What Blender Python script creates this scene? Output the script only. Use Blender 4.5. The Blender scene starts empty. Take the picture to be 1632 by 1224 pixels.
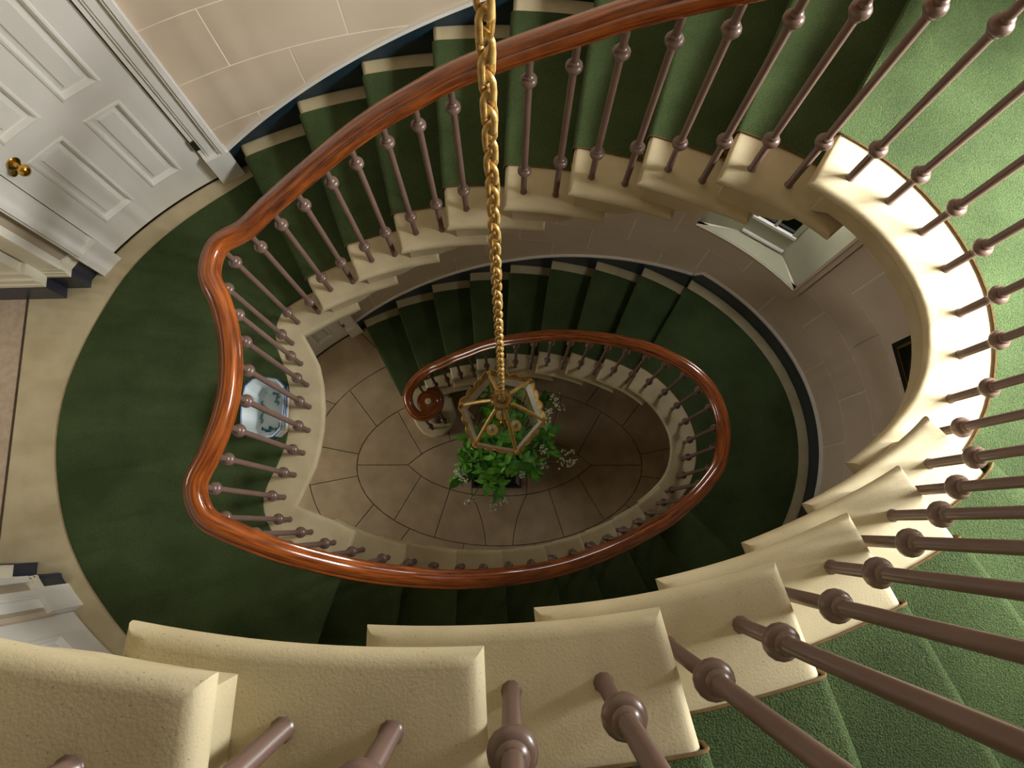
import bpy, bmesh, math, random
from mathutils import Vector, Matrix
random.seed(7)
U = 0.18            # one stair riser in metres; every plan measure below is in risers
SC = bpy.context.scene
COL = SC.collection
PI = math.pi

# ------------------------------------------------------------------ camera, light, exposure
cam_d = bpy.data.cameras.new('camera'); cam = bpy.data.objects.new('camera', cam_d); COL.objects.link(cam)
cam_d.sensor_width = 36.0; cam_d.lens = 24.0; cam_d.clip_start = 0.02; cam_d.clip_end = 100
ex = Vector((0.99998149, 0.00123214, 0.00595833)); ey = Vector((0, -0.97928065, 0.20250781)); ez = Vector((0.0060844, -0.20250406, -0.97926252))
mw = Matrix(((ex.x, -ey.x, -ez.x, 0), (0, 0, 0, 0), (0, 0, 0, 0), (0, 0, 0, 1)))
# rows of the matrix are world axes; world = (X,Y,Z) given as camera-space directions
XC = Vector((0.99998149, 0.0, 0.0060844)); YC = Vector((0.00123214, -0.97928065, -0.20250406)); ZC = Vector((0.00595833, 0.20250781, -0.97926252))
XC, YC, ZC = ex, ey, ez     # world X, Y, Z axes expressed in the lens' own right/down/forward frame
R = Matrix(((XC.x, -XC.y, -XC.z), (YC.x, -YC.y, -YC.z), (ZC.x, -ZC.y, -ZC.z)))
cam.matrix_world = Matrix.Translation((0, 0, 37.7527 * U)) @ R.to_4x4()
SC.camera = cam

world = bpy.data.worlds.new('world'); SC.world = world; world.use_nodes = True
world.node_tree.nodes['Background'].inputs[0].default_value = (0.75, 0.85, 1.0, 1)
world.node_tree.nodes['Background'].inputs[1].default_value = 0.06

def area(name, loc, target, sx, sy, power, col):
    l = bpy.data.lights.new(name, 'AREA'); l.shape = 'RECTANGLE'; l.size = sx * U; l.size_y = sy * U; l.energy = power; l.color = col
    o = bpy.data.objects.new(name, l); COL.objects.link(o)
    o.location = Vector(loc) * U
    d = (Vector(target) - Vector(loc)).normalized()
    o.rotation_euler = d.to_track_quat('-Z', 'Y').to_euler()
    return o
area('window_daylight', (15.2, 3.6, 33.5), (-6, 3.4, 20.0), 7.0, 3.8, 430, (1.0, 0.985, 0.95))
area('recess_daylight', (9.35, 10.15, 19.1), (-3, 4.5, 4.0), 1.7, 2.4, 11, (1.0, 0.98, 0.94))
area('skylight', (-0.6, 3.3, 47.2), (-0.6, 3.3, 0), 15.0, 10.0, 1.5, (1.0, 0.97, 0.92))
area('corridor_fill', (-24.5, 2.8, 23.5), (-10, 2.8, 20), 5.0, 6.0, 11, (1.0, 0.97, 0.92))  # added fill lamp, out of view in the corridor, brightens the main landing
area('hall_fill', (-24.5, 2.8, 7.5), (-6, 3.2, 2), 5.0, 8.0, 46, (1.0, 0.96, 0.88))  # added fill lamp in the ground corridor, lifts the lower hall and floor
SC.view_settings.view_transform = 'Standard'; SC.view_settings.look = 'None'
SC.view_settings.gamma = 1; SC.view_settings.exposure = -0.1; SC.view_settings.use_curve_mapping = False
SC.cycles.max_bounces = 10; SC.cycles.diffuse_bounces = 5; SC.cycles.glossy_bounces = 4; SC.cycles.transparent_max_bounces = 16
SC.cycles.caustics_reflective = False; SC.cycles.caustics_refractive = False; SC.cycles.sample_clamp_indirect = 4

# ------------------------------------------------------------------ materials
def lin(c):
    return tuple((x / 255 / 12.92) if x / 255 <= 0.04045 else ((x / 255 + 0.055) / 1.055) ** 2.4 for x in c)
def mat(name, c1, c2=None, scale=8.0, rough=0.6, metal=0.0, bump=0.0, bscale=60.0, detail=4.0, spec=0.5, coat=0.0, stretch=None, ramp=(0.35, 0.65), speck=None):
    m = bpy.data.materials.new(name); m.use_nodes = True
    nt = m.node_tree; b = nt.nodes['Principled BSDF']; L = nt.links
    b.inputs['Roughness'].default_value = rough; b.inputs['Metallic'].default_value = metal
    b.inputs['Specular IOR Level'].default_value = spec; b.inputs['Coat Weight'].default_value = coat; b.inputs['Coat Roughness'].default_value = 0.08
    c1 = lin(c1); c2 = lin(c2) if c2 else c1
    tc = nt.nodes.new('ShaderNodeTexCoord')
    mp = nt.nodes.new('ShaderNodeMapping'); L.new(tc.outputs['Object'], mp.inputs[0])
    if stretch: mp.inputs['Scale'].default_value = stretch
    n = nt.nodes.new('ShaderNodeTexNoise'); n.inputs['Scale'].default_value = scale; n.inputs['Detail'].default_value = detail
    L.new(mp.outputs[0], n.inputs['Vector'])
    r = nt.nodes.new('ShaderNodeValToRGB'); L.new(n.outputs['Fac'], r.inputs[0])
    r.color_ramp.elements[0].position = ramp[0]; r.color_ramp.elements[0].color = (*c1, 1)
    r.color_ramp.elements[1].position = ramp[1]; r.color_ramp.elements[1].color = (*c2, 1)
    out = r.outputs[0]
    if speck:
        n3 = nt.nodes.new('ShaderNodeTexNoise'); n3.inputs['Scale'].default_value = speck[1]; n3.inputs['Detail'].default_value = 2
        L.new(tc.outputs['Object'], n3.inputs['Vector'])
        r3 = nt.nodes.new('ShaderNodeValToRGB'); L.new(n3.outputs['Fac'], r3.inputs[0])
        r3.color_ramp.elements[0].position = speck[2]; r3.color_ramp.elements[0].color = (0, 0, 0, 1)
        r3.color_ramp.elements[1].position = speck[2] + 0.04; r3.color_ramp.elements[1].color = (1, 1, 1, 1)
        mx = nt.nodes.new('ShaderNodeMix'); mx.data_type = 'RGBA'
        L.new(r3.outputs[0], mx.inputs['Factor']); L.new(out, mx.inputs['A']); mx.inputs['B'].default_value = (*lin(speck[0]), 1)
        out = mx.outputs['Result']
    L.new(out, b.inputs['Base Color'])
    if bump:
        n2 = nt.nodes.new('ShaderNodeTexNoise'); n2.inputs['Scale'].default_value = bscale; n2.inputs['Detail'].default_value = 5
        L.new(tc.outputs['Object'], n2.inputs['Vector'])
        bp = nt.nodes.new('ShaderNodeBump'); bp.inputs['Strength'].default_value = bump; bp.inputs['Distance'].default_value = 0.004
        L.new(n2.outputs['Fac'], bp.inputs['Height']); L.new(bp.outputs[0], b.inputs['Normal'])
    return m
M = {}
M['stone'] = mat('cream_limestone', (184, 171, 136), (200, 188, 154), 6, 0.75, bump=0.13, bscale=240, speck=((132, 116, 84), 380, 0.685))
M['stone_floor'] = mat('floor_limestone', (165, 146, 118), (180, 162, 134), 5, 0.6, bump=0.15, bscale=70)
M['stone_pink'] = mat('pinkish_flagstone', (176, 156, 134), (190, 172, 150), 30, 0.7, bump=0.2, bscale=90)
M['joint'] = mat('dark_joint', (62, 50, 38), (78, 62, 46), 20, 0.9)
M['plaster'] = mat('tan_painted_plaster', (200, 183, 160), (208, 191, 169), 3, 0.55)
M['plaster_line'] = mat('pale_joint_line', (232, 222, 204), None, 3, 0.7)
M['plain_wall'] = mat('plain_plaster', (170, 156, 134), (178, 164, 142), 3, 0.7)
M['white'] = mat('white_gloss_paint', (226, 224, 217), (233, 231, 225), 4, 0.35)
M['cream'] = mat('cream_paint', (226, 220, 200), (232, 226, 208), 4, 0.4)
M['grey_paint'] = mat('grey_green_paint', (165, 165, 140), (176, 176, 152), 3, 0.5)
M['navy'] = mat('navy_gloss_paint', (42, 46, 60), (48, 52, 66), 4, 0.35)
M['teal'] = mat('dark_teal_gloss_paint', (24, 44, 54), (30, 50, 60), 4, 0.3)
M['carpet'] = mat('green_carpet_pile', (48, 64, 40), (79, 94, 58), 300, 0.95, bump=1.0, bscale=300, spec=0.1, ramp=(0.3, 0.7))
M['carpet_edge'] = mat('carpet_binding', (84, 62, 30), (104, 80, 38), 60, 0.9)
M['rail'] = mat('polished_mahogany', (94, 42, 18), (172, 92, 36), 5, 0.2, coat=0.7, detail=8, ramp=(0.32, 0.66))
def mottle(m, scale, lo, hi):
    # worn and brushed patches: a broad, faint value change of the pile itself
    nt = m.node_tree; b = nt.nodes['Principled BSDF']; src = b.inputs['Base Color'].links[0].from_socket
    tc = nt.nodes.new('ShaderNodeTexCoord'); n = nt.nodes.new('ShaderNodeTexNoise'); n.inputs['Scale'].default_value = scale; n.inputs['Detail'].default_value = 3
    nt.links.new(tc.outputs['Object'], n.inputs['Vector'])
    mr = nt.nodes.new('ShaderNodeMapRange'); mr.inputs[1].default_value = .35; mr.inputs[2].default_value = .65; mr.inputs[3].default_value = lo; mr.inputs[4].default_value = hi
    nt.links.new(n.outputs['Fac'], mr.inputs[0]); mx = nt.nodes.new('ShaderNodeVectorMath'); mx.operation = 'SCALE'
    nt.links.new(src, mx.inputs[0]); nt.links.new(mr.outputs[0], mx.inputs['Scale']); nt.links.new(mx.outputs[0], b.inputs['Base Color'])
mottle(M['carpet'], 3.2, .78, 1.2); mottle(M['stone'], 4.5, .93, 1.05); mottle(M['stone_floor'], 3.0, .92, 1.06)
def rail_uv():
    m = M['rail']; nt = m.node_tree; uv = nt.nodes.new('ShaderNodeUVMap'); mp = [n for n in nt.nodes if n.type == 'MAPPING'][0]
    nt.links.new(uv.outputs[0], mp.inputs[0]); mp.inputs['Scale'].default_value = (1.3, 26.0, 1.0)
rail_uv()
M['iron'] = mat('brown_painted_iron', (104, 82, 72), (114, 92, 82), 6, 0.32, spec=0.6)
M['brass'] = mat('polished_brass', (208, 160, 72), (224, 180, 92), 6, 0.2, metal=1.0)
M['old_brass'] = mat('aged_brass', (176, 140, 78), (222, 188, 118), 40, 0.4, metal=0.4, bump=0.2, bscale=120)
M['steel'] = mat('aged_nickel', (150, 140, 120), None, 8, 0.35, metal=1.0)
M['black'] = mat('black_lacquer', (14, 12, 12), (22, 18, 16), 6, 0.3)
M['dark_glass'] = mat('dark_window_glass', (12, 14, 14), None, 6, 0.08)
M['box'] = mat('dark_aubergine_planter', (38, 30, 38), (50, 40, 46), 8, 0.5)
M['soil'] = mat('potting_soil', (40, 30, 22), (24, 18, 14), 60, 0.95, bump=0.6)
M['leaf'] = mat('green_leaf', (80, 168, 46), (132, 204, 80), 18, 0.42)
M['leaf_dark'] = mat('deep_green_leaf', (52, 124, 38), (84, 160, 56), 18, 0.42)
M['stem'] = mat('green_stem', (78, 130, 50), None, 10, 0.5)
M['petal'] = mat('white_petal', (232, 232, 216), (214, 218, 190), 30, 0.6)
M['china'] = mat('white_glazed_china', (206, 218, 222), (216, 226, 228), 4, 0.12, coat=0.5)
M['cobalt'] = mat('cobalt_glaze', (60, 96, 170), (84, 120, 186), 20, 0.15)
M['teal_glaze'] = mat('teal_blue_glaze', (60, 120, 140), (80, 140, 160), 20, 0.15)
M['terracotta'] = mat('terracotta', (140, 84, 62), (156, 98, 74), 10, 0.7)
M['ivory'] = mat('ivory_inlay', (226, 216, 184), None, 10, 0.4)
M['candle'] = mat('frosted_bulb', (206, 204, 208), None, 10, 0.3)
M['gilt'] = mat('gilt_metal', (226, 186, 96), (240, 206, 124), 20, 0.35, metal=0.3)
M['lamp_white'] = mat('bright_tin_frame', (236, 234, 230), (214, 212, 206), 12, 0.4)
def glass_mat():
    m = bpy.data.materials.new('clear_pane_glass'); m.use_nodes = True; nt = m.node_tree
    for n in list(nt.nodes): nt.nodes.remove(n)
    o = nt.nodes.new('ShaderNodeOutputMaterial'); t = nt.nodes.new('ShaderNodeBsdfTransparent'); g = nt.nodes.new('ShaderNodeBsdfGlossy')
    t.inputs[0].default_value = (0.86, 0.93, 0.87, 1); g.inputs['Roughness'].default_value = 0.03
    f = nt.nodes.new('ShaderNodeFresnel'); f.inputs[0].default_value = 1.5
    mx = nt.nodes.new('ShaderNodeMixShader'); nt.links.new(f.outputs[0], mx.inputs[0]); nt.links.new(t.outputs[0], mx.inputs[1]); nt.links.new(g.outputs[0], mx.inputs[2])
    nt.links.new(mx.outputs[0], o.inputs[0]); return m
M['glass'] = glass_mat()

# ------------------------------------------------------------------ mesh helpers
class MB:
    """collects polygons (in riser units) and links them as one mesh object"""
    def __init__(s): s.v = []; s.f = []; s.m = []
    def add(s, vs, fs, mi=0):
        b = len(s.v); s.v += [tuple(p) for p in vs]; s.f += [tuple(b + i for i in f) for f in fs]; s.m += [mi] * len(fs)
    def grid(s, rows, closed_u=False, closed_v=False, mi=0):
        nu, nv = len(rows), len(rows[0]); vs = [p for r in rows for p in r]; fs = []
        for i in range(nu if closed_u else nu - 1):
            for j in range(nv if closed_v else nv - 1):
                a = i * nv + j; b = i * nv + (j + 1) % nv; c = ((i + 1) % nu) * nv + (j + 1) % nv; d = ((i + 1) % nu) * nv + j
                fs.append((a, b, c, d))
        s.add(vs, fs, mi)
    def box(s, lo, hi, mi=0):
        x0, y0, z0 = lo; x1, y1, z1 = hi
        s.add([(x0,y0,z0),(x1,y0,z0),(x1,y1,z0),(x0,y1,z0),(x0,y0,z1),(x1,y0,z1),(x1,y1,z1),(x0,y1,z1)],
              [(0,3,2,1),(4,5,6,7),(0,1,5,4),(1,2,6,5),(2,3,7,6),(3,0,4,7)], mi)
    def prism(s, poly, z0, z1, mi=0):
        n = len(poly); vs = [(p[0], p[1], z0) for p in poly] + [(p[0], p[1], z1) for p in poly]
        s.add(vs, [tuple(range(n))[::-1], tuple(range(n, 2 * n))] + [(i, (i + 1) % n, n + (i + 1) % n, n + i) for i in range(n)], mi)
    def lathe(s, prof, c=(0, 0, 0), n=16, mi=0, cap=True):
        rows = [[(c[0] + r * math.cos(2 * PI * k / n), c[1] + r * math.sin(2 * PI * k / n), c[2] + z) for k in range(n)] for r, z in prof]
        s.grid(rows, closed_v=True, mi=mi)
        if cap:
            for row, fl in ((rows[0], True), (rows[-1], False)):
                s.add(row, [tuple(range(n))[::-1] if fl else tuple(range(n))], mi)
    def tube(s, path, r, n=8, mi=0, caps=True, closed=False):
        path = [Vector(p) for p in path]; rows = []; prev = None; N = len(path)
        for i, p in enumerate(path):
            if closed: t = (path[(i + 1) % N] - path[i - 1]).normalized()
            else: t = (path[min(i + 1, N - 1)] - path[max(i - 1, 0)]).normalized()
            if prev is None: a = t.cross(Vector((0.31, 0.2, 1))).normalized() if abs(t.z) < 0.95 else t.cross(Vector((1, 0, 0))).normalized()
            else: a = (prev - t * prev.dot(t)).normalized()
            prev = a; b = t.cross(a); rr = r[i] if isinstance(r, (list, tuple)) else r
            rows.append([tuple(p + (a * math.cos(2 * PI * k / n) + b * math.sin(2 * PI * k / n)) * rr) for k in range(n)])
        s.grid(rows, closed_u=closed, closed_v=True, mi=mi)
        if caps and not closed: s.add(rows[0], [tuple(range(n))], mi); s.add(rows[-1], [tuple(range(n))[::-1]], mi)
    def build(s, name, mats, parent=None, smooth=None, kind=None, origin=(0, 0, 0)):
        me = bpy.data.meshes.new(name); o3 = Vector(origin)
        me.from_pydata([((x - o3.x) * U, (y - o3.y) * U, (z - o3.z) * U) for x, y, z in s.v], [], s.f)
        if not isinstance(mats, (list, tuple)): mats = [mats]
        for m in mats: me.materials.append(M[m])
        if len(mats) > 1: me.polygons.foreach_set('material_index', s.m)
        bm = bmesh.new(); bm.from_mesh(me); bmesh.ops.remove_doubles(bm, verts=bm.verts, dist=1e-6); bmesh.ops.recalc_face_normals(bm, faces=bm.faces); bm.to_mesh(me); bm.free()
        if smooth:
            me.polygons.foreach_set('use_smooth', [True] * len(me.polygons)); me.set_sharp_from_angle(angle=math.radians(smooth))
        o = bpy.data.objects.new(name, me); COL.objects.link(o)
        if parent is not None: o.parent = parent; o.location = (o3 - Vector(parent.get('org', (0, 0, 0)))) * U
        else: o.location = o3 * U
        if kind: o['kind'] = kind
        return o
def tag(o, label, cat, group=None):
    o['label'] = label; o['category'] = cat
    if group: o['group'] = group
    return o
def thing(name, label, cat, loc=(0, 0, 0), group=None):
    o = bpy.data.objects.new(name, None); COL.objects.link(o); o.empty_display_size = 0.05; o.location = Vector(loc) * U
    o['org'] = [float(a) for a in loc]
    return tag(o, label, cat, group)
def structure(name):
    o = bpy.data.objects.new(name, None); COL.objects.link(o); o.empty_display_size = 0.05; o['kind'] = 'structure'; return o
def dup(o, parent, loc=None, rot=None, scale=None):
    c = o.copy(); COL.objects.link(c); c.parent = parent
    if loc is not None: c.location = Vector(loc) * U
    if rot is not None: c.rotation_euler = rot
    if scale is not None: c.scale = scale
    return c

# ------------------------------------------------------------------ plan curves
def hermite(ts, ps, t):
    n = len(ts); i = 0
    while i < n - 2 and t > ts[i + 1]: i += 1
    def tan(j):
        if j == 0: return (ps[1] - ps[0]) / (ts[1] - ts[0])
        if j == n - 1: return (ps[-1] - ps[-2]) / (ts[-1] - ts[-2])
        a = (ps[j] - ps[j - 1]) / (ts[j] - ts[j - 1]); b = (ps[j + 1] - ps[j]) / (ts[j + 1] - ts[j]); w = (ts[j] - ts[j - 1]) / (ts[j + 1] - ts[j - 1])
        return a * (1 - w) + b * w
    h = ts[i + 1] - ts[i]; u = (t - ts[i]) / h
    return ps[i] * (2*u**3 - 3*u*u + 1) + tan(i) * h * (u**3 - 2*u*u + u) + ps[i + 1] * (-2*u**3 + 3*u*u) + tan(i + 1) * h * (u**3 - u*u)
NP = [(0, -6.5, 5.3), (1, -5.33, 6.02), (2, -4.12, 6.56), (3, -2.8, 6.98), (4, -1.52, 7.19), (5, -0.11, 7.24), (6, 1.31, 7.12), (7, 2.63, 6.83), (8, 3.94, 6.37), (9, 5.19, 5.78),
      (9.15, 5.93, 5.24), (9.3, 6.5, 4.52), (9.5, 6.87, 3.58), (9.66, 6.83, 2.75), (9.82, 6.58, 2.1), (10, 6.13, 1.57), (11, 5.07, 0.76), (12, 3.85, 0.14), (13, 2.6, -0.34), (14, 1.25, -0.66), (15, -0.16, -0.8), (16, -1.55, -0.77), (17, -2.95, -0.55), (18, -4.28, -0.17), (19, -5.5, 0.4)]
NT = [p[0] for p in NP]; NV = [Vector((p[1], p[2])) for p in NP]
def hermite_geo(ts, ps, t):
    n = len(ts); i = 0
    while i < n - 2 and t > ts[i + 1]: i += 1
    def dr(j):
        a = ps[max(j, 1)] - ps[max(j, 1) - 1]; b = ps[min(j, n - 2) + 1] - ps[min(j, n - 2)]
        return (a / a.length ** 2 + b / b.length ** 2).normalized()
    c = (ps[i + 1] - ps[i]).length; u = (t - ts[i]) / (ts[i + 1] - ts[i])
    return ps[i] * (2*u**3 - 3*u*u + 1) + dr(i) * c * (u**3 - 2*u*u + u) + ps[i + 1] * (-2*u**3 + 3*u*u) + dr(i + 1) * c * (u**3 - u*u)
def Nn(t): return hermite_geo(NT, NV, t)
EC = (-0.61, 3.30, 13.353, 9.668, 0.028)
cR, sR = math.cos(EC[4]), math.sin(EC[4])
def loc2w(u, v): return Vector((EC[0] + cR * u - sR * v, EC[1] + sR * u + cR * v))
def ell(deg, off=0.0):
    a = math.radians(deg); return loc2w((EC[2] + off) * math.cos(a), (EC[3] + off) * math.sin(a))
def ell_hit(p, d):
    # parameter angle where the ray p + s d leaves the wall ellipse
    dx, dy = p.x - EC[0], p.y - EC[1]
    ox, oy = (cR * dx + sR * dy) / EC[2], (-sR * dx + cR * dy) / EC[3]; vx, vy = (cR * d.x + sR * d.y) / EC[2], (-sR * d.x + cR * d.y) / EC[3]
    A = vx * vx + vy * vy; B = 2 * (ox * vx + oy * vy); C_ = ox * ox + oy * oy - 1; s = (-B + math.sqrt(B * B - 4 * A * C_)) / 2 / A
    return math.degrees(math.atan2(oy + vy * s, ox + vx * s))
ONT = {1: (-8.07, 11.17), 2: (-6.15, 12.03), 3: (-4.1, 12.6), 4: (-2.0, 12.93), 5: (0.13, 12.9), 6: (2.18, 12.75), 7: (4.27, 12.35), 8: (6.3, 11.64), 9: (8.16, 10.67),
       10: (8.54, -1.21), 11: (6.57, -1.59), 12: (4.97, -2.19), 13: (3.23, -2.31), 14: (1.75, -2.6), 15: (-0.05, -2.89), 16: (-1.62, -2.76), 17: (-3.25, -2.67), 18: (-5.25, -3.16)}
OT, OA = [], []
for k in range(1, 19):
    n = Vector(Nn(k)); a = ell_hit(n, Vector(ONT[k]) - n)
    while OA and a > OA[-1]: a -= 360
    OT.append(float(k)); OA.append(a)
OT = [0.0] + OT + [19.0]; OA = [2 * OA[0] - OA[1]] + OA + [2 * OA[-1] - OA[-2]]
def Oang(t):
    if 9 < t < 10: return OA[9] + (OA[10] - OA[9]) * (t - 9)
    i = 9 if t <= 9 else None
    if t <= 9: return hermite(OT[:10], OA[:10], t)
    return hermite(OT[10:], OA[10:], t)
def Oo(t, off=0.0): return ell(Oang(t), off)
def PW(t, w, tw=None, fromwall=False):
    """plan point at stair parameter t, distance w from the well edge (or from the wall)"""
    n = Vector(Nn(t)); o = Oo(t if tw is None else tw); d = (o - n).normalized()
    return o - d * w if fromwall else n + d * w
def spd(t):
    e = 0.02; return max(0.4, (Vector(Nn(t + e)) - Vector(Nn(t - e))).length / (2 * e)), max(0.4, (Oo(t + e) - Oo(t - e)).length / (2 * e))
def inset(poly, d):
    n = len(poly); out = []
    ar = sum(poly[i][0] * poly[(i + 1) % n][1] - poly[(i + 1) % n][0] * poly[i][1] for i in range(n))
    sg = 1 if ar > 0 else -1
    for i in range(n):
        p0, p1, p2 = Vector(poly[i - 1][:2]), Vector(poly[i][:2]), Vector(poly[(i + 1) % n][:2])
        a = (p1 - p0).normalized(); b = (p2 - p1).normalized()
        na = Vector((-a.y, a.x)) * sg; nb = Vector((-b.y, b.x)) * sg; m = na + nb
        if m.length < 1e-6: m = na
        m.normalize(); k = max(0.35, m.dot(na)); out.append(p1 + m * (d / k))
    return out
def nosed_slab(mb, poly, z, th=0.26, r=0.12, mi=0):
    q = [(1, 0), (.62, .076), (.29, .29), (.076, .62), (0, 1)]
    rings = [(inset(poly, r * a), z - r * b) for a, b in q] + [(inset(poly, r * a), z - th + r * b) for a, b in q[::-1]]
    rows = [[(p[0], p[1], zz) for p in ring] for ring, zz in rings]; n = len(poly)
    mb.grid(rows, closed_v=True, mi=mi); mb.add(rows[0], [tuple(range(n))], mi); mb.add(rows[-1], [tuple(range(n))[::-1]], mi)

# ------------------------------------------------------------------ walls
arcA = [-180 + 0.5 * i for i in range(721)]; arcS = [0.0]
for i in range(1, 721): arcS.append(arcS[-1] + (ell(arcA[i], .1) - ell(arcA[i - 1], .1)).length)
def s_of(a):
    x = (a + 180) / 0.5; i = min(719, int(x)); return arcS[i] + (arcS[i + 1] - arcS[i]) * (x - i)
def a_of(s):
    lo, hi = 0, 720
    while hi - lo > 1:
        m = (lo + hi) // 2
        if arcS[m] <= s: lo = m
        else: hi = m
    return arcA[lo] + 0.5 * (s - arcS[lo]) / (arcS[hi] - arcS[lo])
def arc_solid(mb, a0, a1, zf0, zf1, o0, o1, step=3.0, mi=0):
    """curved solid between two offsets of the wall ellipse; zf* numbers or functions of angle"""
    n = max(1, int(abs(a1 - a0) / step + .999)); rows = []
    for i in range(n + 1):
        a = a0 + (a1 - a0) * i / n; z0 = zf0(a) if callable(zf0) else zf0; z1 = zf1(a) if callable(zf1) else zf1
        p, q = ell(a, o0), ell(a, o1); rows.append([(p.x, p.y, z0), (p.x, p.y, z1), (q.x, q.y, z1), (q.x, q.y, z0)])
    mb.grid(rows, closed_v=True, mi=mi); mb.add(rows[0], [(0, 1, 2, 3)], mi); mb.add(rows[-1], [(3, 2, 1, 0)], mi)
WT = 47.0
ZR = (13.6, 20.6); AR = (31.2, 53.1)                       # recess window opening
ZW = (28.6, 37.2); AW = (-16.0, 20.0)                      # big window opening above the half landing
def backing(mb, a0, a1, z0, z1, holes):
    zs = sorted(set([z0, z1] + [h for hh in holes for h in hh[2:4] if z0 < h < z1])); as_ = sorted(set([a0, a1] + [h for hh in holes for h in hh[:2] if a0 < h < a1]))
    for i in range(len(as_) - 1):
        for j in range(len(zs) - 1):
            am, zm = (as_[i] + as_[i + 1]) / 2, (zs[j] + zs[j + 1]) / 2
            if any(h[0] < am < h[1] and h[2] < zm < h[3] for h in holes): continue
            arc_solid(mb, as_[i], as_[i + 1], zs[j], zs[j + 1], 0.094, 0.9)
DOORA = (127.9, 148.0)
HOLES = [(AR[0], AR[1], ZR[0], ZR[1]), (AW[0], AW[1], ZW[0], ZW[1])]
DH = 12.2
for z in (0, 18):
    HOLES.append((DOORA[0], DOORA[1], z - .5, min(z + DH, WT)))
    HOLES.append((-148.2, -128.0, z - .5, min(z + DH, WT)))
HOLES2 = HOLES + [(154.5, 180.0, z - .5, z + 14.5) for z in (0, 18)] + [(-180.0, -153.8, z - .5, z + 14.5) for z in (0, 18)]
walls = {'wall_right': (-45, 45), 'wall_back': (45, 125.2), 'wall_left': (125.2, 180), 'wall_front': (-180, -45)}
WOBJ = {}
for nme, (a0, a1) in walls.items():
    mb = MB(); backing(mb, a0, a1, -0.6, WT, HOLES2)
    mats = 'plaster_line' if nme in ('wall_right', 'wall_back') else 'plain_wall'
    WOBJ[nme] = mb.build(nme, mats, smooth=40, kind='structure')
sref = s_of(15.1); nb = round((s_of(104.35) - sref) / 3.3); BL = (s_of(104.35) - sref) / nb
g = 0.018
def cut(r, h):
    """rectangle r minus rectangle h -> list of rectangles (s0,s1,z0,z1)"""
    s0, s1, z0, z1 = r; a, b, c, d = h
    if s1 <= a or s0 >= b or z1 <= c or z0 >= d: return [r]
    o = []
    if s0 < a: o.append((s0, a, z0, z1))
    if s1 > b: o.append((b, s1, z0, z1))
    m0, m1 = max(s0, a), min(s1, b)
    if z0 < c: o.append((m0, m1, z0, c))
    if z1 > d: o.append((m0, m1, d, z1))
    return o
for row in range(0, 16):
    z0, z1 = 2 * row, 2 * row + 2
    ph = 0.0 if row % 2 else 0.5
    smin, smax = s_of(-40), s_of(125.2)
    n0 = math.floor((smin - sref) / BL - ph); n1 = math.ceil((smax - sref) / BL - ph)
    for n in range(n0, n1):
        a, b = max(smin, sref + (n + ph) * BL), min(smax, sref + (n + ph + 1) * BL)
        if b - a < 0.1: continue
        rects = [(a + g, b - g, z0 + g, z1 - g)]
        for h in HOLES[:2]:
            pad = 0.0
            hh = (s_of(h[0]) - pad, s_of(h[1]) + pad, h[2] - pad, h[3] + pad); rects = [q for r in rects for q in cut(r, hh)]
        if not rects: continue
        mb = MB()
        for r in rects: arc_solid(mb, a_of(r[0]), a_of(r[1]), r[2], r[3], 0.085, 0.14, step=3)
        am = a_of((a + b) / 2)
        mb.build('wall_block', 'plaster', parent=WOBJ['wall_right' if am < 45 else 'wall_back'], smooth=40)

# skirting along the stairs with a white bead
angs = {}
def skz(base, lift):
    def f(a):
        # invert Oang on the ascending side
        for i in range(len(OT) - 1):
            pass
        lo, hi = 0.0, 19.0
        for _ in range(30):
            m = (lo + hi) / 2
            if Oang(m) > a: lo = m
            else: hi = m
        t = lo
        if 9 <= t <= 10: return base + 10.0
        if t < 9: return base + t + lift
        return base + max(10.0, t + lift)
    return f
for base, lift in ((0, 0.45), (18, 0.2)):
    f = skz(base, lift)
    for nm, (a0, a1) in (('back', (48.2, 125.2)), ('right', (-38, 48.0)), ('front', (-116, -38))):
        mb = MB(); arc_solid(mb, a0, a1, lambda a: max(base, f(a) - 2.0), f, 0.0, 0.12, step=1.5)
        b = mb.build('baseboard_' + nm, 'teal', smooth=40, kind='structure')
        mb = MB(); arc_solid(mb, a0, a1, lambda a: f(a) - 0.02, lambda a: f(a) + 0.1, -0.02, 0.13, step=1.5)
        mb.build('bead', 'white', parent=b, smooth=40)

# recess window
w1 = structure('window_1')
FL, FR = ell(AR[1], .1), ell(AR[0], .1); B1, B2 = Vector((8.85, 10.95)), Vector((10.3, 10.05))
arcpts = [ell(AR[0] + (AR[1] - AR[0]) * i / 8, -.03) for i in range(9)]
mb = MB(); mb.prism([(p.x, p.y) for p in arcpts] + [(B1.x, B1.y), (B2.x, B2.y)], ZR[0] - 0.25, ZR[0] + 0.03); mb.build('sill', 'grey_paint', w1)
mb = MB()
for p, q in ((FL, B1), (FR, B2)):
    d = (q - p).normalized(); nrm = Vector((-d.y, d.x)) * (0.15 if p is FL else -0.15)
    mb.prism([p, q, q + nrm, p + nrm], ZR[0], ZR[1])
mb.prism([(p.x, p.y) for p in arcpts] + [(B1.x, B1.y), (B2.x, B2.y)], ZR[1], ZR[1] + .2); mb.build('reveal', 'grey_paint', w1)
d = (B2 - B1).normalized(); nn = Vector((-d.y, d.x)); nn = nn if nn.y > 0 else -nn
mb = MB(); mb.prism([B1, B2, B2 + nn * .15, B1 + nn * .15], ZR[0], 15.0); mb.build('apron_panel', 'grey_paint', w1)
for zz, th in ((13.75, .12), (14.9, .16)):
    mb = MB(); mb.prism([B1 - nn * .1, B2 - nn * .1, B2, B1], zz, zz + th); mb.build('moulding', 'white', w1)
mb = MB()
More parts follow.
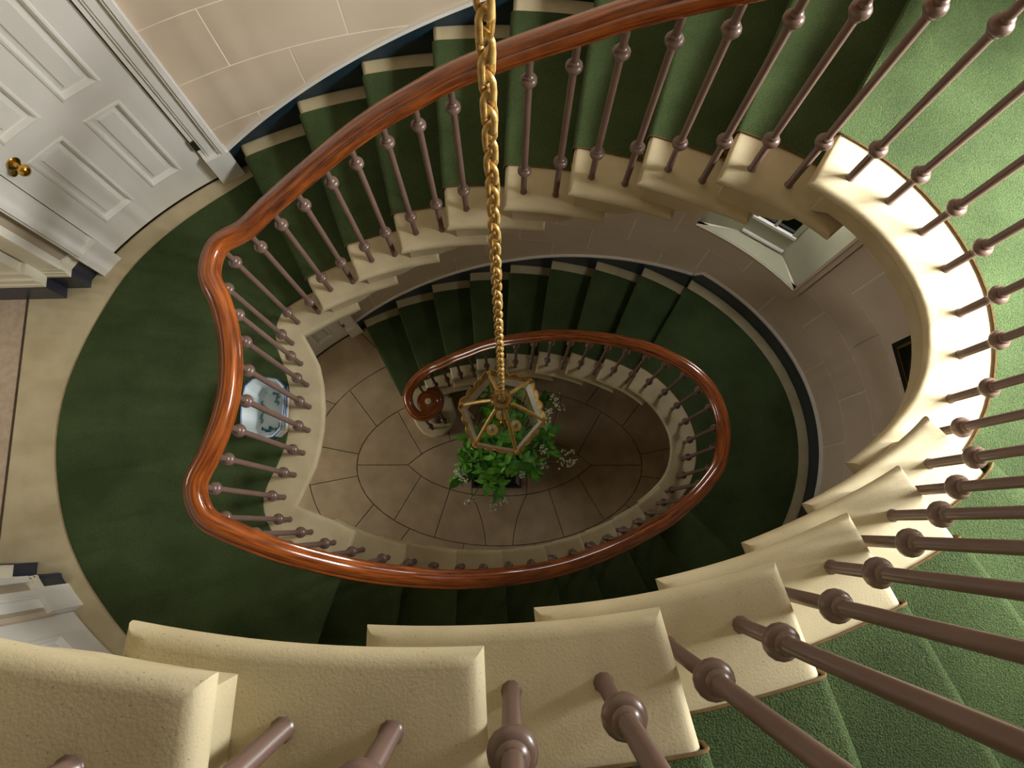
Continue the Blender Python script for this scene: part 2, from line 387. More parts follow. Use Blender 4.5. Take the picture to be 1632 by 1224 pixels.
for s0, s1 in ((0, .1), (.47, .53), (.9, 1.0)):
    mb.prism([B1 + (B2 - B1) * s0 - nn * .06, B1 + (B2 - B1) * s1 - nn * .06, B1 + (B2 - B1) * s1 + nn * .1, B1 + (B2 - B1) * s0 + nn * .1], 15.0, ZR[1])
mb.build('window_frame', 'grey_paint', w1)
mb = MB(); mb.prism([B1 + nn * .04, B2 + nn * .04, B2 + nn * .08, B1 + nn * .08], 15.0, ZR[1]); mb.build('pane', 'dark_glass', w1)
mb = MB()
for o0, o1, ww, pz in ((-0.02, .1, .28, 0), (-0.07, .1, .1, 0)):
    s0, s1 = s_of(AR[0]), s_of(AR[1])
    arc_solid(mb, a_of(s0 - ww), a_of(s1 + ww), ZR[0] - ww, ZR[0], o0, o1, 2)
    for q0, q1 in ((s0 - ww, s0), (s1, s1 + ww)): arc_solid(mb, a_of(q0), a_of(q1), ZR[0], ZR[1], o0, o1, 2)
mb.build('architrave', 'plaster', w1, smooth=30)
# big window that lights the upper half landing
w2 = structure('window_2')
mb = MB()
arc_solid(mb, AW[0], AW[1], ZW[0] - .3, ZW[0], -0.3, 0.9); mb.build('sill', 'white', w2)
for i in range(5):
    a = AW[0] + (AW[1] - AW[0]) * i / 4; mb = MB(); arc_solid(mb, a - .5, a + .5, ZW[0], ZW[1], .55, .75); mb.build('glazing_bar', 'white', w2)
for j in range(4):
    z = ZW[0] + (ZW[1] - ZW[0]) * j / 3; mb = MB(); arc_solid(mb, AW[0], AW[1], z - .1, z + .1, .55, .75); mb.build('glazing_bar', 'white', w2)

# picture on the right wall
pic = thing('picture_frame', 'black framed picture with a gilt slip on the dim curved wall at far right', 'picture', (12.3, 4.4, 16.5))
p0, p1 = Vector((12.47, 5.74)), Vector((12.86, 3.2)); dd = (p1 - p0); nn2 = Vector((-dd.y, dd.x)).normalized(); nn2 = nn2 if nn2.x < 0 else -nn2
def picbox(s0, s1, z0, z1, t0, t1, name, m):
    mb = MB(); a, b = p0 + dd * s0, p0 + dd * s1
    mb.prism([a + nn2 * t0, b + nn2 * t0, b + nn2 * t1, a + nn2 * t1], z0, z1); return mb
def picframe(name, m, i0, i1, t0, t1):
    mb = MB(); fx = dd.length
    for s0, s1, z0, z1 in ((i0/fx, 1 - i0/fx, 16.5 + i0, 16.5 + i1), (i0/fx, 1 - i0/fx, 19.9 - i1, 19.9 - i0), (i0/fx, i1/fx, 16.5 + i1, 19.9 - i1), (1 - i1/fx, 1 - i0/fx, 16.5 + i1, 19.9 - i1)):
        b2 = picbox(s0, s1, z0, z1, t0, t1, '', ''); mb.add(b2.v, b2.f)
    return mb.build(name, m, pic, origin=(12.3, 4.4, 16.5))
picframe('frame', 'black', 0, .16, -.02, .09); picframe('gilt_slip', 'brass', .16, .24, -.02, .07)
picbox(.24 / dd.length, 1 - .24 / dd.length, 16.74, 19.66, -.02, .05, '', '').build('picture_sheet', 'dark_glass', pic, origin=(12.3, 4.4, 16.5))

# ceiling
mb = MB(); ring_o = [ell(a, 1.2) for a in range(0, 360, 6)]; ring_i = [ell(a, -3.6) for a in range(0, 360, 6)]
mb.grid([[(p.x, p.y, WT) for p in ring_o], [(p.x, p.y, WT) for p in ring_i], [(p.x, p.y, WT + .6) for p in ring_i], [(p.x, p.y, WT + .6) for p in ring_o]], closed_u=True, closed_v=True)
mb.build('ceiling', 'white', smooth=40, kind='structure')

# ------------------------------------------------------------------ ground floor paving
fl = MB(); big = [ell(a, 0.9) for a in range(0, 360, 5)]
big = [p for p in big if p.x > -12.2] 
lo = [(-26, -2.4), (-26, 7.9)]
fl.prism([(p.x, p.y) for p in [ell(a, .9) for a in range(-150, 156, 5)]] + [(-13.5, 7.9), (-26, 7.9), (-26, -2.4), (-13.5, -2.4)], -0.9, -0.06)
floor = fl.build('floor', 'joint', kind='structure')
cx0, cy0 = -0.45, 3.25
def eL(a, b, deg): return Vector((cx0 + a * math.cos(math.radians(deg)), cy0 + b * math.sin(math.radians(deg))))
def slab(poly, z=0.0, par=None, m='stone_floor', gap=0.015, th=.14, name='floor_slab'):
    q = inset(poly, gap); q2 = inset(poly, gap + .02); mb = MB(); n = len(q)
    rows = [[(p[0], p[1], z) for p in q2], [(p[0], p[1], z - .02) for p in q], [(p[0], p[1], z - th) for p in q]]
    mb.grid(rows, closed_v=True); mb.add(rows[0], [tuple(range(n))]); mb.add(rows[-1], [tuple(range(n))[::-1]])
    return mb.build(name, m, par)
LT = [(-5.05, 0.0), (-4.3, .6), (-2.7, 1.32), (-1.5, 1.6), (0, 1.68), (1.5, 1.6), (2.7, 1.32), (4.3, .6), (5.05, 0.0)]   # lens, upper half
def lens(x, s):
    for i in range(len(LT) - 1):
        if LT[i][0] <= x <= LT[i + 1][0] + 1e-6:
            return s * hermite([p[0] for p in LT], [p[1] for p in LT], x)
    return 0.0
def c0(p): return Vector((cx0 + p[0], cy0 + p[1]))
xs = lambda a, b, n: [a + (b - a) * i / n for i in range(n + 1)]
# three stones inside the lens
for a, b in ((-5.05, -1.5), (-1.5, 1.5), (1.5, 5.05)):
    up = [c0((x, lens(x, 1))) for x in xs(a, b, 8)]; dn = [c0((x, lens(x, -1))) for x in xs(b, a, 8)]
    poly = up + dn
    if a < -5: poly = up + dn[:-1]
    if b > 5: poly = up + dn[1:]
    slab(poly, 0, floor)
# ring between lens and first ellipse
E1 = (7.85, 4.35); E2 = (10.5, 7.05)
raysL = [(-5.05, 0), (-4.3, .6), (-2.7, 1.32), (-1.5, 1.6), (1.5, 1.6), (2.7, 1.32), (4.3, .6), (5.05, 0)]
def a1_of(x): return math.degrees(math.acos(max(-1, min(1, x / E1[0]))))
raysE = [180, a1_of(-5.7), a1_of(-3.5), a1_of(-.72), a1_of(.72), a1_of(3.5), a1_of(5.7), 0]
for s in (1, -1):
    for i in range(7):
        xa, xb = raysL[i][0], raysL[i + 1][0]; ea, eb = raysE[i], raysE[i + 1]
        inner = [c0((x, lens(x, s))) for x in xs(xa, xb, 5)]
        def bend(k, u):
            # the two rays beside the middle stone curve like an hourglass
            P0 = c0((raysL[k][0], lens(raysL[k][0], s))); P1 = eL(*E1, s * raysE[k]); p = P0.lerp(P1, u)
            if k in (3, 4): p = p + Vector(((0.16 if k == 3 else -0.16) * math.sin(PI * u), 0))
            return p
        outer = [eL(*E1, s * (eb + (ea - eb) * j / 6)) for j in range(7)]
        poly = inner + [bend(i + 1, u) for u in (.25, .5, .75)] + outer + [bend(i, u) for u in (.75, .5, .25)]
        slab(poly, 0, floor)
# second ring and outer ring
b1 = [8.0, 29.5, 52, 76, 104, 128, 150.5, 172, 188, 209.5, 232, 256, 284, 308, 330.5, 352]
e2a = {8.0: 9, 29.5: 36.5, 150.5: 143.5, 172: 171, 188: 189, 209.5: 216.5}
for i in range(16):
    a, b = b1[i], b1[(i + 1) % 16] + (360 if i == 15 else 0); a2, b2 = e2a.get(a, a), e2a.get(b if b < 360 else b - 360, b if b < 360 else b - 360) + (360 if i == 15 else 0)
    slab([eL(*E1, a + (b - a) * j / 6) for j in range(7)] + [eL(*E2, b2 + (a2 - b2) * j / 6) for j in range(7)], 0, floor)
for i in range(14):
    a = 125.5 + i * 360 / 14; b = a + 360 / 14
    if 4 <= 0: continue
    slab([eL(*E2, a + (b - a) * j / 6) for j in range(7)] + [ell(b + (a - b) * j / 6, -0.02) for j in range(7)], 0, floor)
for i in range(4): slab([(-14.2 - i * 2.8, -1.2), (-14.2 - i * 2.8, 6.9), (-17 - i * 2.8, 6.9), (-17 - i * 2.8, -1.2)], 0, floor)

# ------------------------------------------------------------------ stone stairs
def TE(k, s):
    # beyond the ninth nose the plan parameter runs faster than arc length
    return 9 + (s - 9) * .22 if (k == 8 and s > 9) else s
def step_body(mb, t0, t1, z, zb_fn, n=8, kk=None):
    rows = []
    for i in range(n + 1):
        t = t0 + (t1 - t0) * i / n
        te = TE(kk, t); a = PW(te, .2); b = Oo(te, .05); zb = zb_fn(t); zt = z - 0.2
        rows.append([(a.x, a.y, zt), (a.x, a.y, min(zb, zt - .01)), (b.x, b.y, min(zb, zt - .01)), (b.x, b.y, zt)])
    mb.grid(rows, closed_v=True); mb.add(rows[0], [(0, 1, 2, 3)]); mb.add(rows[-1], [(3, 2, 1, 0)])
def spandrel(k, z):
    def f(t):
        if t < k + 0.72: return z - 1.0
        u = min(1, (t - k - 0.72) / 0.55); return z - 1.0 + 0.78 * (1 - math.sqrt(max(0, 1 - u * u))) ** 0.8
    return f
def stone_step(k, base, par, name='stone_step', tail=0.71):
    z = base + k; mb = MB()
    near = [Vector(Nn(TE(k, k + (1 + tail) * i / 12))) for i in range(13)]; far = [Oo(TE(k, k + (1 + tail) * i / 12), .06) for i in range(13)]
    nosed_slab(mb, near + far[::-1], z)
    step_body(mb, k + .14, k + 1.27, z, spandrel(k, z), 9, k)
    return mb.build(name, 'stone', par, smooth=35)
def half_landing(k, base, par):
    z = base + k; mb = MB(); T = [k + 1.71 * i / 30 for i in range(31)]
    nosed_slab(mb, [Vector(Nn(t)) for t in T] + [Oo(t, .06) for t in T][::-1], z)
    def f(t):
        if t < k + .1: return z - 1.0
        u = min(1, max(0, (t - k - 1.02) / .25)); return z - .8 + .56 * u
    step_body(mb, k + .06, k + 1.27, z, f, 30)
    return mb.build('half_landing', 'stone', par, smooth=35)
def carpet_profile(ks, base, last, endflat):
    """list of (t, z, backoffset) rows for a carpet that climbs the steps in ks"""
    rows = []
    for k in ks:
        z = base + k; h = 0.05; rs = 0.16
        rows += [(k + rs - .035, z - 1 + h), (k + rs - .035, z - .3), (k + .02, z - .24), (k - .028, z - .16), (k - .028, z - .03), (k - .01, z + .03), (k + .05, z + h)]
        n = 4 if k != 9 else 24
        for i in range(1, n): rows.append((k + .05 + (.95 + rs - .035 - .05) * i / n if k != 9 else k + .05 + (1.04) * i / n, z + h))
    rows.append((ks[-1] + 1 + .16 - .035, base + ks[-1] + .05))
    return rows
def stair_carpet(ks, base, label, name='stair_carpet'):
    mb = MB(); prof = carpet_profile(ks, base, None, None); grid = []
    for t, z in prof:
        a = PW(t, 1.1); b = PW(t, .46, fromwall=True)
        grid.append([(a.x, a.y, z - .1)] + [((a.x * (1 - u) + b.x * u), (a.y * (1 - u) + b.y * u), z) for u in (0, .02, .25, .5, .75, .98, 1)] + [(b.x, b.y, z - .1)])
    mb.grid(grid)
    o = mb.build(name, 'carpet', smooth=60)
    mb = MB(); mb.tube([(PW(t, 1.09).x, PW(t, 1.09).y, z - .015) for t, z in prof], .02, 5); mb.build('carpet_binding', 'carpet_edge', o, smooth=60)
    return tag(o, label, 'carpet')
stairs = []
def flight(ks, base, label):
    t = thing('stone_staircase', label, 'staircase', (0, 0, 0), 'stone flights of the winding stair')
    return t
fA = flight([1], 0, 'lowest flight of cream stone steps rising from the curled newel at ground level')
# curtail step
mb = MB()
cur = [(-5.33, 6.3), (-5.24, 5.88), (-4.95, 5.27), (-4.6, 4.87), (-4.1, 4.66), (-3.5, 4.72), (-3.02, 5.16), (-2.8, 5.85), (-2.95, 6.5), (-3.05, 6.9)]
tl = [Nn(1 + 1.71 * i / 8) for i in range(9)]
poly = [Vector(p) for p in cur] + [tl[-1]] + [Oo(1 + 1.71 * i / 6, .06) for i in range(7)][::-1]
nosed_slab(mb, poly, 1.0)
ip = inset(poly, .16); mb.prism([(p[0], p[1]) for p in ip], 0.0, .8)
mb.build('curtail_step', 'stone', fA, smooth=35)
for k in range(2, 9): stone_step(k, 0, fA)
hl = half_landing(9, 0, None); tag(hl, 'dim curved stone half landing at the right of the lower stair turn', 'landing')
fB = flight([10], 0, 'second flight of stone steps climbing left below the orange handrail to the main landing')
for k in range(10, 18): stone_step(k, 0, fB)
fC = flight([1], 18, 'third flight of stone steps climbing from the main landing along the top of the well')
for k in range(1, 9): stone_step(k, 18, fC)
hl2 = half_landing(9, 18, None); tag(hl2, 'bright sunlit curved stone half landing at the right edge', 'landing')
fD = flight([10], 18, 'nearest flight of big stone steps sweeping across the bottom of the view')
for k in range(10, 18): stone_step(k, 18, fD)

stair_carpet(list(range(1, 18)), 0, 'dark green carpet on the lower turn of stairs and its half landing')
stair_carpet(list(range(1, 18)), 18, 'brighter green carpet running up the upper turn of stairs past the sunlit half landing')

# main landing (left) at 18 and the one above at 36
LE = [(-4.28, -.17), (-4.91, .13), (-5.45, .33), (-5.98, .54), (-5.73, 1.14), (-5.54, 1.6), (-5.43, 2.1), (-5.36, 2.75), (-5.36, 3.36), (-5.45, 4.08), (-5.6, 4.65), (-5.82, 5.07), (-6.12, 5.57)]
def main_landing(z, name):
    far = [ell(a, .06) for a in (list(range(-128, -153, -4)) + [-153.8])]
    o18 = Oang(18)
    while o18 < -180: o18 += 360
    lowarc = [ell(o18 + (-153.8 - o18) * i / 10, .06 + .4 * min(1, i / 3)) for i in range(11)]
    uparc = [ell(154.5 + (Oang(1.71) - 154.5) * i / 14, .06) for i in range(15)]
    xL = -13.85
    A, B = loc2w(xL, -4.4), loc2w(xL, 4.2)
    lowc = [loc2w(-12.75, -4.4), A]; upc = [B, loc2w(-12.75, 4.2)]
    poly = [Vector(p) for p in LE] + [Vector(Nn(1 + .71 * u)) for u in (.3, .65, 1)] + uparc[::-1] + upc[::-1] + lowc[::-1] + lowarc[::-1]
    mb = MB(); nosed_slab(mb, poly, z)
    ip = inset(poly, .2); n = len(ip)
    mb.prism([(p[0], p[1]) for p in ip], z - .78, z - .2)
    o = mb.build(name, 'stone', smooth=35, kind='structure')
    mb = MB(); a, b = loc2w(-13.81, -4.2), loc2w(-13.81, 4.0); c, d = loc2w(-26, 4.0), loc2w(-26, -4.2)
    mb.prism([a, b, c, d], z - .7, z - .006); mb.build('threshold_slab', 'stone_pink', o)
    mb = MB(); a, b = loc2w(-13.75, -4.2), loc2w(-13.75, 4.0); c, d = loc2w(-13.82, 4.0), loc2w(-13.82, -4.2)
    mb.prism([a, b, c, d], z - .7, z + .003); mb.build('joint', 'joint', o)
    return o
floor2 = main_landing(18, 'floor'); floor3 = main_landing(36, 'floor')
CI = [(-6.67, 6.44), (-6.86, 6.14), (-6.94, 5.84), (-6.9, 5.26), (-6.68, 4.7), (-6.5, 4.19), (-6.4, 3.7), (-6.38, 3.1), (-6.41, 2.4), (-6.63, 1.7), (-6.88, 1.1), (-6.95, .57), (-6.76, 0), (-6.43, -.36), (-5.9, -.65), (-5.3, -1.0)]
CO = [(-9.0, 10.0), (-9.93, 9.28), (-10.88, 8.38), (-11.64, 7.38), (-12.25, 6.15), (-12.67, 5.06), (-12.96, 3.92), (-13.05, 2.75), (-12.95, 1.71), (-12.7, .65), (-12.33, -.35), (-11.82, -1.25), (-11.3, -1.95), (-10.6, -2.75), (-9.6, -3.7), (-8.6, -4.4)]
def cr2(pts, sub=3):
    out = []; n = len(pts)
    for i in range(n - 1):
        p0, p1, p2, p3 = pts[max(i - 1, 0)], pts[i], pts[i + 1], pts[min(i + 2, n - 1)]
        for j in range(sub):
            u = j / sub; out.append(.5 * ((2 * p1) + (p2 - p0) * u + (2 * p0 - 5 * p1 + 4 * p2 - p3) * u * u + (3 * p1 - p0 - 3 * p2 + p3) * u ** 3))
    out.append(pts[-1]); return out
def landing_carpet(z, label):
    top = [PW(t, .46, fromwall=True) for t in (1.12, .95)]
    inn0 = [PW(1.12, 1.1), PW(.8, 1.08)]
    bot_in = PW(17.97, 1.1); bot_out = PW(17.97, .46, fromwall=True)
    oc = cr2([top[1]] + [Vector(p) for p in CO] + [bot_out]); ic = cr2([bot_in] + [Vector(p) for p in CI[::-1]] + [inn0[1]])
    outline = [top[0]] + oc + ic + [inn0[0]]
    mb = MB(); n = len(outline); r0 = inset(outline, .03)
    rows = [[(p[0], p[1], z + .06) for p in r0], [(p[0], p[1], z + .04) for p in outline], [(p[0], p[1], z - .0) for p in outline]]
    mb.grid(rows, closed_v=True); mb.add(rows[0], [tuple(range(n))])
    o = mb.build('landing_carpet', 'carpet'); return tag(o, label, 'carpet')
landing_carpet(18, 'large dark green carpet covering the oval main landing at left')
landing_carpet(36, 'green carpet of the topmost landing behind the viewer')

# ------------------------------------------------------------------ balustrade
BT = [(2, -3.76, 7.15, 6.4), (2, -3.13, 7.32, 6.85), (3, -2.42, 7.51, 7.4), (3, -1.74, 7.6, 8.0), (4, -1.04, 7.7, 8.7), (4, -.34, 7.7, 9.4), (5, .36, 7.65, 10.1), (5, 1.11, 7.58, 10.7), (6, 1.83, 7.49, 11.25), (6, 2.56, 7.33, 11.75),
      (7, 3.27, 7.12, 12.25), (7, 3.95, 6.87, 12.8), (8, 4.59, 6.58, 13.3), (8, 5.26, 6.25, 13.75), (9, 5.89, 5.86, 14.05), (9, 6.51, 5.42, 14.15), (9, 7.01, 4.86, 14.2), (9, 7.33, 4.2, 14.2), (9, 7.46, 3.43, 14.3), (9, 7.37, 2.72, 14.42),
      (9, 7.12, 1.99, 14.58), (9, 6.63, 1.4, 14.85), (10, 6.03, .86, 15.2), (10, 5.43, .45, 15.7), (11, 4.87, .12, 16.15), (11, 4.2, -.18, 16.7), (12, 3.57, -.45, 17.2), (12, 2.9, -.7, 17.65), (13, 2.2, -.92, 18.1), (13, 1.5, -1.1, 18.55),
      (14, .76, -1.22, 19.1), (14, .03, -1.28, 19.7), (15, -.75, -1.31, 20.2), (15, -1.45, -1.29, 20.55), (16, -2.2, -1.21, 20.95), (16, -2.87, -1.09, 21.55), (17, -3.53, -.93, 22.2), (17, -4.28, -.71, 22.7), (18, -4.9, -.48, 23.1), (18, -5.56, -.19, 23.38),
      (18, -6.18, .16, 23.5), (18, -6.39, .78, 23.65), (18, -6.13, 1.41, 23.75), (18, -5.92, 2.04, 23.75), (18, -5.81, 2.7, 23.75), (18, -5.82, 3.39, 23.75), (18, -5.93, 4.05, 23.77), (18, -6.15, 4.69, 23.8), (18, -6.45, 5.32, 23.75), (18, -6.32, 5.97, 23.7)]
T2a = [(18, -5.71, 6.29, 23.72), (19, -5.12, 6.65, 24.1), (19, -4.48, 6.89, 24.65)]
z2 = [25.25, 25.75, 26.2, 26.7, 27.1, 27.55, 27.95, 28.45, 28.9, 29.4, 29.9, 30.4, 30.95, 31.45, 31.85]
ALL = list(BT) + T2a
for i, (k, x, y, z) in enumerate(BT): ALL.append((k + 18, x, y, z2[i] if i < len(z2) else z + 17.75 + (.25 if k == 18 else 0)))
bal = thing('balustrade', 'continuous mahogany handrail on slender brown iron balusters winding up around the oval well', 'balustrade', (0, 0, 0))
vol = [(-3.85, 6.22, 5.5), (-3.5, 6.26, 5.5), (-3.3, 5.97, 5.5), (-3.36, 5.52, 5.5), (-3.72, 5.17, 5.52), (-4.23, 5.1, 5.55), (-4.63, 5.46, 5.6), (-4.78, 6.05, 5.7), (-4.45, 6.68, 5.95)]
path = [Vector(p) for p in vol] + [Vector((x, y, z)) for k, x, y, z in ALL]
def cr(pts, sub=5):
    out = []; n = len(pts)
    for i in range(n - 1):
        p0, p1, p2, p3 = pts[max(i - 1, 0)], pts[i], pts[i + 1], pts[min(i + 2, n - 1)]
        for j in range(sub):
            u = j / sub; out.append(.5 * ((2 * p1) + (p2 - p0) * u + (2 * p0 - 5 * p1 + 4 * p2 - p3) * u * u + (3 * p1 - p0 - 3 * p2 + p3) * u ** 3))
    out.append(pts[-1]); return out
for _ in range(2):
    for i in range(len(vol) + 1, len(path) - 1): path[i].z = .25 * path[i - 1].z + .5 * path[i].z + .25 * path[i + 1].z
rp = cr(path, 5)
hp = [(.0, .20), (.07, .19), (.12, .165), (.15, .13), (.155, .115), (.175, .115), (.21, .10), (.235, .06), (.24, .01), (.225, -.035), (.19, -.06), (.175, -.065), (.175, -.085), (.195, -.10), (.2, -.13), (.18, -.165), (.14, -.18), (.13, -.2), (.13, -.215)]
prof = hp + [(-a, b) for a, b in hp[:0:-1]]
rows = []
for i, p in enumerate(rp):
    t = (rp[min(i + 1, len(rp) - 1)] - rp[max(i - 1, 0)]); t.normalize()
    s = Vector((t.y, -t.x, 0)).normalized(); up = s.cross(t); up = up if up.z > 0 else -up
    rows.append([tuple(p + s * a + up * b) for a, b in prof])
mb = MB(); mb.grid(rows, closed_v=True); mb.add(rows[0], [tuple(range(len(prof)))]); mb.add(rows[-1], [tuple(range(len(prof)))[::-1]])
hr = mb.build('handrail', 'rail', bal, smooth=28)
SL = [0.0]
for i in range(1, len(rp)): SL.append(SL[-1] + (rp[i] - rp[i - 1]).length)
from mathutils.kdtree import KDTree
kt = KDTree(len(rp))
for i, p in enumerate(rp): kt.insert(p * U, i)
kt.balance(); uvl = hr.data.uv_layers.new(name='grain')
uvv = []
for v in hr.data.vertices:
    _, i, _ = kt.find(v.co); p = rp[i] * U; t = (rp[min(i + 1, len(rp) - 1)] - rp[max(i - 1, 0)]).normalized(); q = v.co - p
    sd = Vector((t.y, -t.x, 0)).normalized(); uvv.append((SL[i] * U + q.dot(t), q.dot(sd) + .7 * q.z))
for lp in hr.data.loops: uvl.data[lp.index].uv = uvv[lp.vertex_index]
mb = MB(); mb.lathe([(.1, -.21), (.42, -.2), (.52, -.12), (.5, -.05), (.56, .0), (.54, .1), (.42, .18), (.2, .21), (.0, .22)], (-3.8, 5.78, 5.55), 28, cap=False); mb.build('scroll_eye', 'rail', bal, smooth=40)
mb = MB(); mb.lathe([(.15, 0), (.15, .02), (.12, .035), (0, .035)], (-3.8, 5.78, 5.755), 20, cap=False); mb.build('ivory_button', 'ivory', bal, smooth=40)
# newel
mb = MB(); mb.lathe([(.34, 0), (.34, .15), (.28, .22), (.3, .3), (.26, .4), (.2, .55), (.19, 2.6), (.2, 3.2), (.27, 3.4), (.2, 3.55), (.26, 3.9), (.28, 4.4)], (-3.85, 5.72, 1.0), 20); mb.build('newel', 'iron', bal, smooth=40)
RB = 0.068
knob_mb = MB(); knob_mb.lathe([(RB, -.16), (.088, -.145), (.1, -.12), (.088, -.1), (.084, -.085), (.125, -.07), (.15, -.03), (.153, .0), (.15, .03), (.125, .07), (.084, .085), (.088, .1), (.1, .12), (.088, .145), (RB, .16)], n=16, cap=False)
knob0 = knob_mb.build('knob', 'iron', smooth=50)
ring_mb = MB(); ring_mb.lathe([(.12, 0), (.115, .02), (RB, .03)], n=12, cap=False)
rod_cache = {}
def baluster(x, y, z0, ztop, zk):
    h = round(ztop - z0, 2)
    mb = MB(); mb.lathe([(.085, 0), (.08, .01), (RB, .02), (RB, h)], n=10, cap=False)
    if h in rod_cache:
        o = bpy.data.objects.new('baluster', rod_cache[h]); COL.objects.link(o); o.parent = bal; o.location = Vector((x, y, z0)) * U
    else:
        o = mb.build('baluster', 'iron', bal, smooth=50); rod_cache[h] = o.data; o.location = Vector((x, y, z0)) * U
    for z in zk: dup(knob0, o, (0, 0, z - z0))
prev = None; cnt = {}
for i, (k, x, y, z) in enumerate(ALL):
    j = i + len(vol); zr = path[j].z - .18
    same = i > 0 and ALL[i - 1][0] == k
    if k in (9, 27): lo_ = k + .9
    elif k in (18, 36): lo_ = k + .97
    else: lo_ = k + (1.47 if same else .97)
    up_ = zr - (.78 if k in (18, 36) else (.95 if k < 18 else .70))
    if k % 9 == 0 and k not in (18, 36): up_ = zr - .85
    baluster(x, y, k, zr, (lo_, up_))
for x, y, zt in ((-4.48, 6.86, 5.78), (-3.40, 5.45, 5.35), (-4.1, 5.12, 5.38), (-4.70, 5.6, 5.45)):
    baluster(x, y, 1.0, zt, (1.95, zt - .75))
bpy.data.objects.remove(knob0)

# stair rods with finials on the third flight
for k in range(4, 10):
    z = 18 + k - 1 + .12; tr = k + .10
    a = PW(tr, .98); b = PW(tr, .40, fromwall=True)
    kk = ['fourth', 'fifth', 'sixth', 'seventh', 'eighth', 'ninth'][k - 4]
    sr = thing('stair_rod', 'brass stair rod at the foot of the %s riser above the main landing' % kk, 'stair rod', (a.x, a.y, z), 'brass stair rods of the third flight')
    d = (b - a).normalized()
    mb = MB(); mb.tube([(a.x, a.y, z), (b.x, b.y, z)], .035, 8); mb.build('rod', 'brass', sr, smooth=50, origin=(a.x, a.y, z))
    mb = MB(); q = a - d * .28; mb.tube([(a.x, a.y, z), (a.x - d.x * .06, a.y - d.y * .06, z), (a.x - d.x * .1, a.y - d.y * .1, z), (a.x - d.x * .18, a.y - d.y * .18, z), (q.x, q.y, z)], [.04, .075, .045, .07, .01], 8)
    mb.build('finial', 'brass', sr, smooth=50, origin=(a.x, a.y, z))
    mb = MB(); n_ = PW(tr - .05, 1.12); mb.box((n_.x - .09, n_.y - .09, z - .07), (n_.x + .09, n_.y + .09, z + .05)); mb.build('bracket', 'brass', sr, origin=(a.x, a.y, z))

